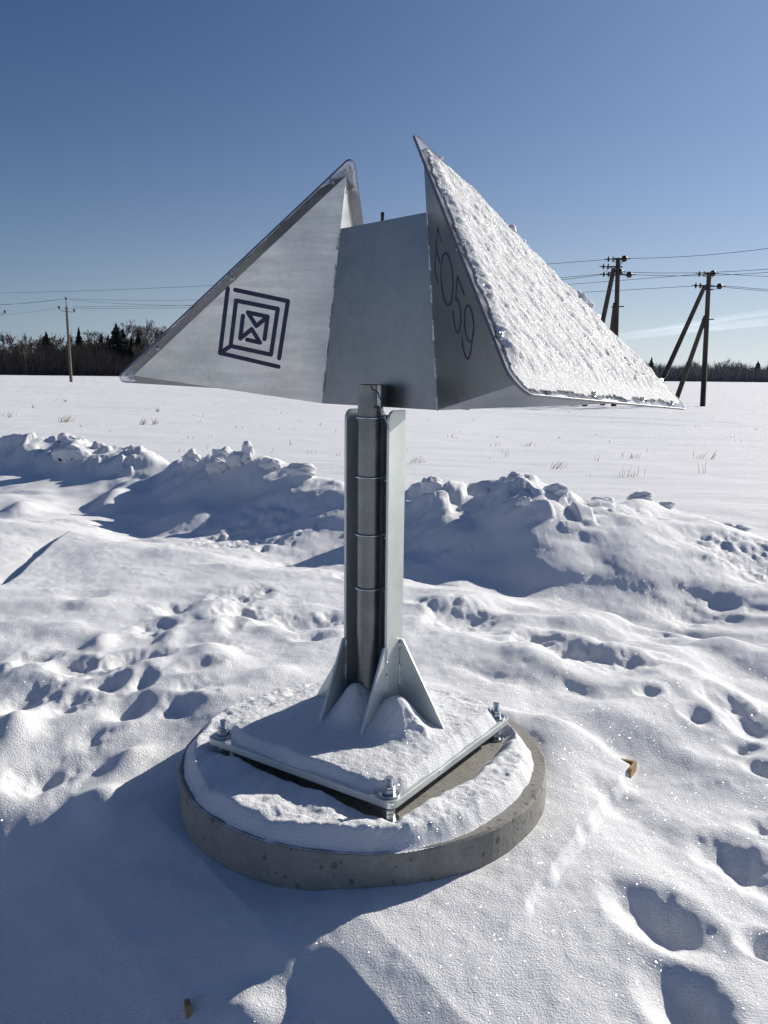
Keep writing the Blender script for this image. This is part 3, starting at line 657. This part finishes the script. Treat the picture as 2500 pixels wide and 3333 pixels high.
# ============================================================ SNOW CHUNKS ON THE BANK
def chunk(px,py,Y,r,sq,lb,seed,dirt=False):
    c=ony(px,py,Y); c[2]=min(c[2],gz(c[0],c[1])+(.75 if seed<26 else .25)*r*sq[2]); o=blob('snow_chunk',c,r,sq,seed,M_SNOW,.30,4); tag(o,lb,'snow chunk',None)
    if dirt:
        rnd=random.Random(seed); 
        for k in range(3):
            a=rnd.uniform(-2.4,-.6); q=(c[0]+r*sq[0]*.8*math.cos(a),c[1]+r*sq[1]*.85*math.sin(a),c[2]-r*.25*rnd.random()-.3*r*sq[2])
            blob('dirt_clod',q,r*.10,(1.4,.5,.8),seed+k,M_DIRT,.5,2,o)
chunk(722,1450,9.75,.115,(1.05,.8,1.0),'largest rounded snow chunk on top of the plowed bank left of the post',21,True)
chunk(765,1478,9.6,.10,(1.0,.8,1.0),'snow chunk just right of the largest one on the bank',22)
chunk(805,1478,9.6,.095,(.75,.7,1.35),'upright narrow snow chunk in the cluster left of the post',23,True)
chunk(700,1500,9.6,.12,(1,.8,.9),'lower snow chunk under the largest one on the bank',24)
chunk(622,1485,10.0,.105,(1.0,.8,.95),'single snow knob left of the chunk cluster on the bank',25)
chunk(880,1490,9.5,.10,(1.3,.8,.8),'flat snow chunk right of the upright one on the bank',26,True)
chunk(218,1425,11.9,.13,(1.3,.9,.7),'round snow knob on the bank near the left of the photo',27)
chunk(230,1475,11.2,.17,(1.5,.8,.9),'dirty snow chunk below the far left bank crest',28,True)
chunk(975,1500,9.1,.12,(1.6,.9,.6),'smooth snow chunk on the bank left beside the post',29)
chunk(1405,1570,8.0,.115,(1.1,.8,1.2),'tall snow knob on the bank just right of the post',30)
chunk(1675,1545,7.7,.085,(1.0,.8,1.2),'pointed snow peak highest on the right-hand bank',31)
chunk(1712,1650,7.2,.085,(.9,.8,1.2),'snow chunk with dark dirt crack on the face of the right bank',32,True)
chunk(1810,1600,7.45,.10,(1.3,.8,.9),'broad snow chunk right of the pointed peak',33,True)
chunk(1965,1605,8.1,.10,(1.5,.8,.75),'rounded snow knob further right along the bank',34)
chunk(2085,1612,8.3,.085,(1.5,.8,.6),'small snow knob second last on the right bank',35)
chunk(2165,1645,8.3,.07,(1.4,.8,.6),'small flat snow knob near the right end of the bank',36)
chunk(2375,1708,7.85,.055,(1.4,.8,.6),'left of two little snow balls at the right end of the bank',37)
chunk(2412,1722,7.7,.055,(1.5,.8,.6),'right of two little snow balls at the right end of the bank',38)

# ============================================================ DRY GRASS
def tuft_mesh(nb,h,spread,lean,seed,w=.004):
    rnd=random.Random(seed); mb=MB()
    for k in range(nb):
        a=rnd.uniform(0,6.28); b=np.array([rnd.gauss(0,spread),rnd.gauss(0,spread*.5),-.04]); hh=h*rnd.uniform(.45,1.1)
        tip=b+np.array([lean*hh+rnd.gauss(0,.25)*hh,rnd.gauss(0,.2)*hh,hh+.02]); mid=(b+tip)/2+np.array([rnd.gauss(0,.04)*hh,0,.08*hh])
        mb.tube([np.array([0,0,-.06]),b,mid,tip],[w,w,w*.8,w*.3],3,False)
    return mb
tuft_list=[((210,1378),34,.30,.10,.55,'leaning dry grass tuft left of the bank knob, tallest on the left'),((465,1385),26,.26,.06,.25,'dense dry grass tuft in the field above the bank at left'),
 ((503,1382),24,.28,.05,.1,'upright dry grass tuft just right of the dense one'),((512,1340),20,.26,.03,.1,'narrow dry grass tuft farther out behind the upright one'),((212,1312),18,.24,.06,0,'short pale stubble tuft near the left wooden pole'),
 ((108,1325),14,.22,.1,.3,'small leaning dry grass tuft left of the stubble tuft'),((25,1362),16,.3,.16,.5,'sparse dry grass at the left edge of the photo'),
 ((1355,1510),12,.16,.12,.8,'thin dry grass just right of the post'),((1800,1520),12,.20,.13,.7,'slanted dry stalks behind the right snow bank'),((2050,1550),14,.22,.13,.1,'upright dry stalks above the right snow bank'),
 ((2290,1482),12,.22,.15,.7,'slanted dry stalks at the far right of the field'),((2285,1535),3,.34,.02,.1,'single tall dry stalk at the right'),((1715,1440),12,.15,.1,.3,'low dry grass in the mid field right of the post'),
 ((2055,1480),12,.18,.1,.3,'short dry stalks near the animal tracks')]
for i,((px,py),nb,hh,sp,ln,lb) in enumerate(tuft_list):
    c=onz(px,py,-.08); z=gz(c[0],c[1]); mb=tuft_mesh(nb,hh*.85,sp,ln,i,.0045); o=mb.build('grass_tuft',M_GRASS); o.location=(c[0],c[1],z); tag(o,lb,'grass tuft')
mb=MB(); rnd=random.Random(5)
for k in range(150):
    px=rnd.uniform(-200,2700); py=1248+12*(px/2500)+ (rnd.random()**1.6)*320; c=onz(px,py,-.1)
    if c[1]<10 or c[1]>130: continue
    z=gz(c[0],c[1]); t=tuft_mesh(rnd.randint(1,4),rnd.uniform(.05,.16),.06,rnd.uniform(0,.5),k+100,.0045); mb.add([(v[0]+c[0],v[1]+c[1],v[2]+z) for v in t.v],t.f)
for (x0,x1,yy,dn) in ((1545,1880,1318,60),(2080,2160,1318,14)):
    for k in range(dn):
        c=onz(rnd.uniform(x0,x1),yy+rnd.uniform(-3,5),-.5); z=gz(c[0],c[1]); t=tuft_mesh(7,rnd.uniform(.3,.7),.25,rnd.uniform(-.2,.4),k+700,.012); mb.add([(v[0]+c[0],v[1]+c[1],v[2]+z) for v in t.v],t.f)
o=mb.build('field_stubble',M_GRASS); tag(o,'scattered dry stubble poking through the snow field','dry grass',kind='stuff')

# ============================================================ POWER LINE POLES
def insulator(mb,c,ax,n_=2,r=.11,s=.13):
    ax=np.array(ax,float); ax/=np.linalg.norm(ax)
    mb.tube([c-ax*.12,c+ax*(s*n_+.1)],.02,6)
    for k in range(n_):
        q=c+ax*(.05+s*k); mb.tube([q-ax*.03,q,q+ax*.05,q+ax*.07],[.03,r,r*.85,.03],10)
def aframe(base,top,legs,lb,Y,ins):
    t=empty('utility_pole',base); tag(t,lb,'utility pole')
    inv=Matrix.Translation((-base[0],-base[1],-base[2]))
    def add(mb,nm,m,sm=False): o=mb.build(nm,m,t,sm); o.matrix_parent_inverse=inv; return o
    mb=MB(); mb.tube([np.array(base)-ez*.5,np.array(top)],[.20,.15],12); add(mb,'pole_shaft',M_POLE,True)
    for (b,f) in legs:
        tp=np.array(base)+(np.array(top)-np.array(base))*f+np.array([-.30,-.1,0])*(1 if f>.8 else .4)
        mb=MB(); mb.tube([np.array(b)-ez*.4,tp],[.19,.15],12); add(mb,'brace_leg',M_POLE,True)
        mb=MB(); mb.tube([tp-ez*.25-np.array([.25,0,0]),tp-ez*.2+np.array([.6,0,0])],.045,6); add(mb,'brace_bolt',M_IRON)
    ax0=np.array(base); axd=np.array(top)-ax0
    for (px,py,big) in ins:
        c=ony(px,py,Y); q=ax0+axd*((c[2]-ax0[2])/axd[2]); side=1 if c[0]>q[0] else -1
        mb=MB(); mb.tube([q-np.array([side*.3,0,.0]),c-np.array([side*.28,0,0])],.055,6); add(mb,'crossarm',M_IRON)
        mb=MB()
        if big:
            ax=np.array([.45,-.85,-.1]); ax/=np.linalg.norm(ax); mb.tube([c-ax*.2,c-ax*.12,c-ax*.02,c+ax*.10,c+ax*.2],[.05,.17,.22,.20,.07],10)
        else:
            for s_ in (-.16,.16): mb.tube([c+np.array([s_-.07,0,0]),c+np.array([s_,0,0]),c+np.array([s_+.03,0,0]),c+np.array([s_+.08,0,0])],[.05,.2,.17,.05],10)
        add(mb,'insulator',M_INS,True)
        mb=MB(); mb.tube([c-np.array([.42,0,0]),c+np.array([.42,0,0])],.035,6); add(mb,'insulator_pin',M_IRON)
    # jumper wires hanging between the insulators
    for (a,b,dz) in zip(ins[:-1],ins[1:],(.3,.35,.3,.25,.2)):
        A,B=ony(a[0],a[1],Y),ony(b[0],b[1],Y)
        mb=MB(); mb.tube([A*(1-k/8)+B*k/8-ez*dz*4*(k/8)*(1-k/8)-np.array([0,.3,0]) for k in range(9)],.018,4); add(mb,'jumper_wire',M_IRON)
    return t
LW=[]
def groundat(px,py,Y):
    p=ony(px,py,Y); return np.array([p[0],p[1],gz(p[0],p[1])])
b1=groundat(1998,1330,58); t1=ony(2012,840,58)
b2=groundat(2288,1322,60); t2=ony(2308,888,60)
aframe(b1,t1,[(groundat(1900,1332,57.5),.93),(groundat(1960,1325,62),.70)],'tall three-legged wooden power pole partly hidden behind the right wing',58,
       [(1988,844,0),(2032,842,1),(1972,868,0),(1973,893,0),(2018,885,1),(2048,894,1)])
aframe(b2,t2,[(groundat(2110,1335,59),.90),(groundat(2190,1325,64),.68)],'three-legged wooden power pole standing free at the right',60,
       [(2284,892,0),(2320,890,1),(2272,930,0),(2342,932,1)])
def spole(base,top,lb,arm=True):
    t=empty('utility_pole',base); tag(t,lb,'utility pole'); inv=Matrix.Translation((-base[0],-base[1],-base[2]))
    def add(mb,nm,m,sm=False): o=mb.build(nm,m,t,sm); o.matrix_parent_inverse=inv; return o
    mb=MB(); mb.tube([base-ez*.5,(base+top)/2,top],[.20,.175,.14],12); add(mb,'pole_shaft',M_POLE2,True)
    mb=MB(); mb.tube([top,top+ez*.9],.045,6); add(mb,'top_spike',M_IRON)
    mb=MB(); mb.tube([top+ez*.85,top+ez*.95,top+ez*1.1,top+ez*1.2],[.05,.15,.13,.05],10); add(mb,'insulator',M_INS,True)
    mb=MB(); mb.tube([top+np.array([-.95,0,-.35]),top+np.array([-.6,0,-.55]),top+np.array([.6,0,-.68]),top+np.array([1.0,0,-.68])],.035,6); add(mb,'crossarm',M_IRON)
    for sx,zz in ((-.95,-.32),(1.0,-.66)):
        mb=MB(); q=top+np.array([sx,0,zz]); mb.tube([q,q+ez*.15,q+ez*.32,q+ez*.42],[.04,.14,.13,.04],10); add(mb,'insulator',M_INS,True)
    return t
bl=groundat(232,1238,110); tl=ony(216,998,110); spole(bl,tl,'single weathered wooden power pole in front of the left woods')
bl0=groundat(-8,1238,108); tl0=ony(-10,1002,108); spole(bl0,tl0,'wooden power pole cut off by the left edge of the photo')
wires=[]
def wire(a,b,sag,lb):
    N=36; pts=[np.array(a)*(1-k/N)+np.array(b)*k/N-ez*sag*4*(k/N)*(1-k/N) for k in range(N+1)]
    mb=MB(); mb.tube(pts,.016,4); o=mb.build('power_line',M_CABLE,None,True); tag(o,lb,'power line')
wt=ony(215,972,110); 
wire(ony(1972,845,58),ony(-500,952,125),.9,'highest power line running left from the partly hidden pole')
wire(ony(1957,892,58),wt,.8,'power line to the top of the left pole, upper of the close pair')
wire(ony(1957,895,58),wt+np.array([.3,.4,-.1]),1.3,'power line to the top of the left pole, lower of the close pair')
wire(ony(2267,893,60),ony(238,998,110),.6,'lowest power line from the free-standing right pole to the left pole crossarm')
wire(ony(2255,931,60),ony(200,1003,110),.5,'power line from the lower arm of the right pole to the left pole')
wire(wt,ony(-260,980,106),.6,'power line from the left pole top to the pole at the left edge')
wire(ony(200,1000,110),ony(-400,1060,90),.3,'lower power line sloping down left of the left pole')
wire(wt,ony(-400,1010,90),.3,'power line sloping down from the left pole top to the left edge')
wire(ony(2045,841,58),ony(3100,690,48),.6,'highest power line leaving the photo at the upper right')
wire(ony(2028,885,58),ony(3100,790,48),.6,'second power line at the right, above the nearly parallel third')
wire(ony(2060,894,58),ony(3100,800,48),.6,'third power line at the right, just under the second')
wire(ony(2334,890,60),ony(3100,870,55),.4,'flat power line leaving from the top of the free-standing right pole')
wire(ony(2358,930,60),ony(3100,925,55),.4,'lowest flat power line at the right, upper strand')
wire(ony(2356,934,60),ony(3100,935,54),.4,'lowest flat power line at the right, under strand')

# ============================================================ TREES
def spruce_mesh(h,r,seed,dens=1.0):
    rnd=random.Random(seed); v=[];f=[]
    nl=int(26*dens)
    for L in range(nl):
        t=L/(nl-1); z=h*(.06+.93*t); rr=r*(1-t)**.85*rnd.uniform(.75,1.12)+.12
        for k in range(int(24-12*t)):
            a=rnd.uniform(0,6.283); l=rr*rnd.uniform(.65,1.2); w=.22*l+.14; dz=-l*rnd.uniform(.12,.42)
            d=np.array([math.cos(a),math.sin(a),0]); s=np.array([-d[1],d[0],0]); p=np.array([0,0,z+rnd.uniform(-.3,.3)])
            b=len(v); v+=[p-s*w*.4,p+d*l*.55+s*w+ez*dz*.35,p+d*l+ez*dz*1.0+ez*.12,p+d*l*.55-s*w+ez*(dz*.35-.2),p+ez*.45,p+d*l*.6+ez*(dz*.5-.55)]
            f+=[(b,b+1,b+2),(b,b+2,b+3),(b+4,b+2,b+5)]
    return v,f
def bare_mesh(h,seed,spread=.3,levels=4,tw=.028):
    rnd=random.Random(seed); trunk=MB(); tv=[];tf=[]
    def twig(a,b,w):
        d=b-a; s=np.cross(d,[rnd.uniform(-1,1),rnd.uniform(-1,1),.1]); s=s/(np.linalg.norm(s)+1e-9)*w; k=len(tv); tv.extend([a-s,a+s,b+s*.3]); tf.append((k,k+1,k+2))
    def grow(p,d,L,r,lv):
        q=p+d*L
        if lv>=levels-2: trunk.tube([p,q],[r,r*.6],4,False)
        else: twig(p,q,max(tw,r))
        if lv==0: return
        for k in range(rnd.randint(3,5)):
            t=rnd.uniform(.35,1.0); nd_=d+np.array([rnd.gauss(0,spread),rnd.gauss(0,spread),rnd.uniform(-.05,.35)]); nd_/=np.linalg.norm(nd_)
            grow(p+(q-p)*t,nd_,L*rnd.uniform(.45,.72),r*.5,lv-1)
    grow(np.array([0,0,-.3]),np.array([rnd.gauss(0,.03),rnd.gauss(0,.03),1.]),h*.52,h*.011,levels)
    return trunk,tv,tf
def make_tree(name,loc,protos,k,lb,cat,group,s=1.0,rz=0.,mats=None):
    t=empty(name,loc); t.scale=(s,s,s); t.rotation_euler=(0,0,rz); tag(t,lb,cat,group)
    for (nm,me) in protos[k]: link(bpy.data.objects.new(nm,me),t)
    return t
def proto(nm,v,f,m):
    me=bpy.data.meshes.new(nm); me.from_pydata([tuple(map(float,p)) for p in v],[],f); me.update(); me.materials.append(m); return me
def trunk_mb(h,r): mb=MB(); mb.tube([(0,0,-.5),(0,0,h*.5),(0,0,h)],[r,r*.6,.03],7,False); return mb
SPR={}
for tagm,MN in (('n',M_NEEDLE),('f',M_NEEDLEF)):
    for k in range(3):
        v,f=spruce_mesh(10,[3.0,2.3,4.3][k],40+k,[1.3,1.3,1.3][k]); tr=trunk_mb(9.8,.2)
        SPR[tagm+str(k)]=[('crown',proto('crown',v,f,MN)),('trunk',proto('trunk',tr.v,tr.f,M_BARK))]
# pine: trunk with flat irregular clumps
def pine(seed):
    rnd=random.Random(seed); v=[];f=[]
    for c in range(16):
        t=rnd.uniform(.45,1); z=10*t; a=rnd.uniform(0,6.28); rr=rnd.uniform(.4,2.6)*(1.15-t*.6); cx,cy=rr*math.cos(a),rr*math.sin(a)
        for k in range(46):
            p=np.array([cx+rnd.gauss(0,.55),cy+rnd.gauss(0,.55),z+rnd.gauss(0,.28)]); d=np.array([rnd.gauss(0,1) for _ in range(3)]); d/=np.linalg.norm(d); s=np.cross(d,[.3,.5,.8]); b=len(v)
            v+=[p-s*.16,p+s*.16,p+d*.5]; f.append((b,b+1,b+2))
    return v,f
v,f=pine(3); tr=trunk_mb(9.6,.22); SPR['p']=[('crown',proto('crown',v,f,M_NEEDLE)),('trunk',proto('trunk',tr.v,tr.f,M_BARK))]
BARE={}
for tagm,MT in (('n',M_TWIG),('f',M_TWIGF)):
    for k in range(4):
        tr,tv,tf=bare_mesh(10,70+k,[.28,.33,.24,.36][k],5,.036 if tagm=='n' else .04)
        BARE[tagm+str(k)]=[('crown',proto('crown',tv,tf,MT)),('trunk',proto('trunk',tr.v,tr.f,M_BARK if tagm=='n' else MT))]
def topat(px,pytop,Y,k,tbl,h0,name,lb,cat,grp=None,rz=0):
    c=groundat(px,1215,Y); top=ony(px,pytop,Y)[2]; make_tree(name,tuple(c),tbl,k,lb,cat,grp,(top-c[2])/h0,rz)
for (px,py,Y,k,lb) in ((157,1083,228,'n2','broad dark spruce rising alone above the left woods'),(263,1070,222,'n1','slim spruce right of the left wooden pole'),
    (298,1078,226,'p','ragged pine between the slim spruce and the tall spruce'),(334,1088,224,'n0','short spruce right of the ragged pine'),(384,1057,214,'n2','tallest dark spruce in the left woods'),(357,1092,219,'n1','small spruce just left of the tallest one'),
    (406,1072,216,'n0','spruce leaning on the right side of the tallest one'),(432,1098,214,'n1','small dark spruce under the birch crowns'),(455,1078,212,'n1','narrow spruce beside the birches at the wing edge')):
    topat(px,py,Y,k,SPR,9.95,'spruce_tree' if k!='p' else 'pine_tree',lb,'tree','evergreens in the left woods',px)
rnd=random.Random(2)
for i in range(70):
    px=-260+i*10.5+rnd.uniform(-8,8); py=rnd.uniform(1092,1112) if px<330 else rnd.uniform(1095,1115)
    topat(px,py,rnd.uniform(205,235),'n%d'%rnd.randint(0,3),BARE,9.2,'bare_tree','bare grey-brown tree in the row of the left woods','tree','bare trees of the left woods',rnd.uniform(0,6))
for i in range(16):
    px=405+i*13; py=rnd.uniform(1050,1066)+max(0,(i-9)*4)
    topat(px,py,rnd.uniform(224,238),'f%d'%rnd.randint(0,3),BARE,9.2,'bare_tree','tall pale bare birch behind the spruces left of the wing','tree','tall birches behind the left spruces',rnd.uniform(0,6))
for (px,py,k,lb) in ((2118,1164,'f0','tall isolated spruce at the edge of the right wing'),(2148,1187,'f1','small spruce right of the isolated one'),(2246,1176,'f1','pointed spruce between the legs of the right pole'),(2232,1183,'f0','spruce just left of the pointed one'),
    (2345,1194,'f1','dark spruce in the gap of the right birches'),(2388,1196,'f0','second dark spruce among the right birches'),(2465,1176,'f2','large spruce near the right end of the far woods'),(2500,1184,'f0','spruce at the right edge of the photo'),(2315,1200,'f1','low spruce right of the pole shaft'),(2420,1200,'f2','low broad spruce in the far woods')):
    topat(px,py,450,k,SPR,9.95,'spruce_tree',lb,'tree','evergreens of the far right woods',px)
for i in range(46):
    px=2060+i*14+rnd.uniform(-6,6); py=rnd.uniform(1192,1212)
    if 2260<px<2300 or 2330<px<2440: py=rnd.uniform(1172,1184)
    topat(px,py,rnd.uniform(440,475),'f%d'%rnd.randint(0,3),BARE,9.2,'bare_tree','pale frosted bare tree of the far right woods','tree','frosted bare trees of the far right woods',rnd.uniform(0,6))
# dense undergrowth that reads as one mass
def thicket(x0,x1,Y,depth,hmin,hmax,N,mt,lb,w):
    q=RNG.random((N,7)); X=x0+(x1-x0)*q[:,0]; Yv=Y+depth*q[:,1]+.05*(X-x0)*0
    gzv=ground_z(X,Yv,False); Hh=(hmin+(hmax-hmin)*(.5+.5*np.clip(fbm(X*.11,Yv*.1,3),-1,1)))*(.35+.75*q[:,2])
    lx=(q[:,3]-.5)*Hh*.5; ly=(q[:,4]-.5)*Hh*.4; zb=gzv-.2+Hh*.55*q[:,5]*q[:,5]
    A=np.stack([X-w,Yv,zb],-1); B=np.stack([X+w,Yv+.05,zb],-1); Cc=np.stack([X+lx,Yv+ly,gzv+Hh],-1)
    V=np.stack([A,B,Cc],1).reshape(-1,3); Fq=np.arange(3*N).reshape(-1,3); o=npmesh('undergrowth',V,Fq,mt,None,False); tag(o,lb,'undergrowth',kind='stuff')
thicket(-135,-12,206,26,4.5,9.0,70000,M_TWIG,'dense dark bare undergrowth filling the foot of the left woods',.055)
thicket(-15,70,260,40,6,9,9000,M_TWIG,'distant bare thicket behind the sign',.12)
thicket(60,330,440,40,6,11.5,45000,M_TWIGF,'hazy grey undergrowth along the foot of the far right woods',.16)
# ============================================================ CONTRAILS (thin flat cloud sheets, high and far)
def cloud_mat():
    m,t,b=mat('contrail_cloud'); L=t.links; tc=nd(t,'ShaderNodeTexCoord'); sep=nd(t,'ShaderNodeSeparateXYZ'); L.new(tc.outputs['Generated'],sep.inputs[0])
    y=sep.outputs['Y']; edge=math_(t,'MULTIPLY',math_(t,'MULTIPLY',y,math_(t,'SUBTRACT',1,y)),4)
    x=sep.outputs['X']; ef=ramp(t,x,[(0,(0,0,0)),(.35,(.8,.8,.8)),(.95,(1,1,1))])
    nz=noise(t,5,5,.6,tc.outputs['Generated'])
    a=math_(t,'MULTIPLY',math_(t,'MULTIPLY',math_(t,'POWER',edge,1.6),ef.outputs[0]),math_(t,'MULTIPLY',nz.outputs[0],.55))
    tr=nd(t,'ShaderNodeBsdfTransparent'); tl=nd(t,'ShaderNodeBsdfTranslucent'); tl.inputs[0].default_value=(1,1,1,1); df=nd(t,'ShaderNodeBsdfDiffuse'); df.inputs[0].default_value=(1,1,1,1)
    ad=nd(t,'ShaderNodeAddShader'); L.new(tl.outputs[0],ad.inputs[0]); L.new(df.outputs[0],ad.inputs[1])
    mx=nd(t,'ShaderNodeMixShader'); L.new(a,mx.inputs[0]); L.new(tr.outputs[0],mx.inputs[1]); L.new(ad.outputs[0],mx.inputs[2]); L.new(mx.outputs[0],t.nodes['Material Output'].inputs[0]); return m
M_CLOUD=cloud_mat()
def contrail(c0,c1,lb,z=900.):
    """c0,c1: picture points of the two borders at the left and right end"""
    V=[];nseg=24
    for i in range(nseg+1):
        t=i/nseg
        for s in range(2):
            x=c0[0]*(1-t)+c1[0]*t; yy=(c0[1+s])*(1-t)+c1[1+s]*t - 10*math.sin(t*3.14)*(1 if s==0 else 1); V.append(onz(x,yy,z))
    V=np.array(V); o=npmesh('contrail',V,np.array([[2*i,2*i+2,2*i+3,2*i+1] for i in range(nseg)]),M_CLOUD,None,True)
    # local frame so that generated X runs along the trail
    tag(o,lb,'contrail'); return o
contrail((1960,1092,1104),(3100,930,962),'upper thin contrail streak low in the sky at the right')
contrail((1960,1090,1116),(3100,990,1018),'lower broader contrail streak under the first at the right')
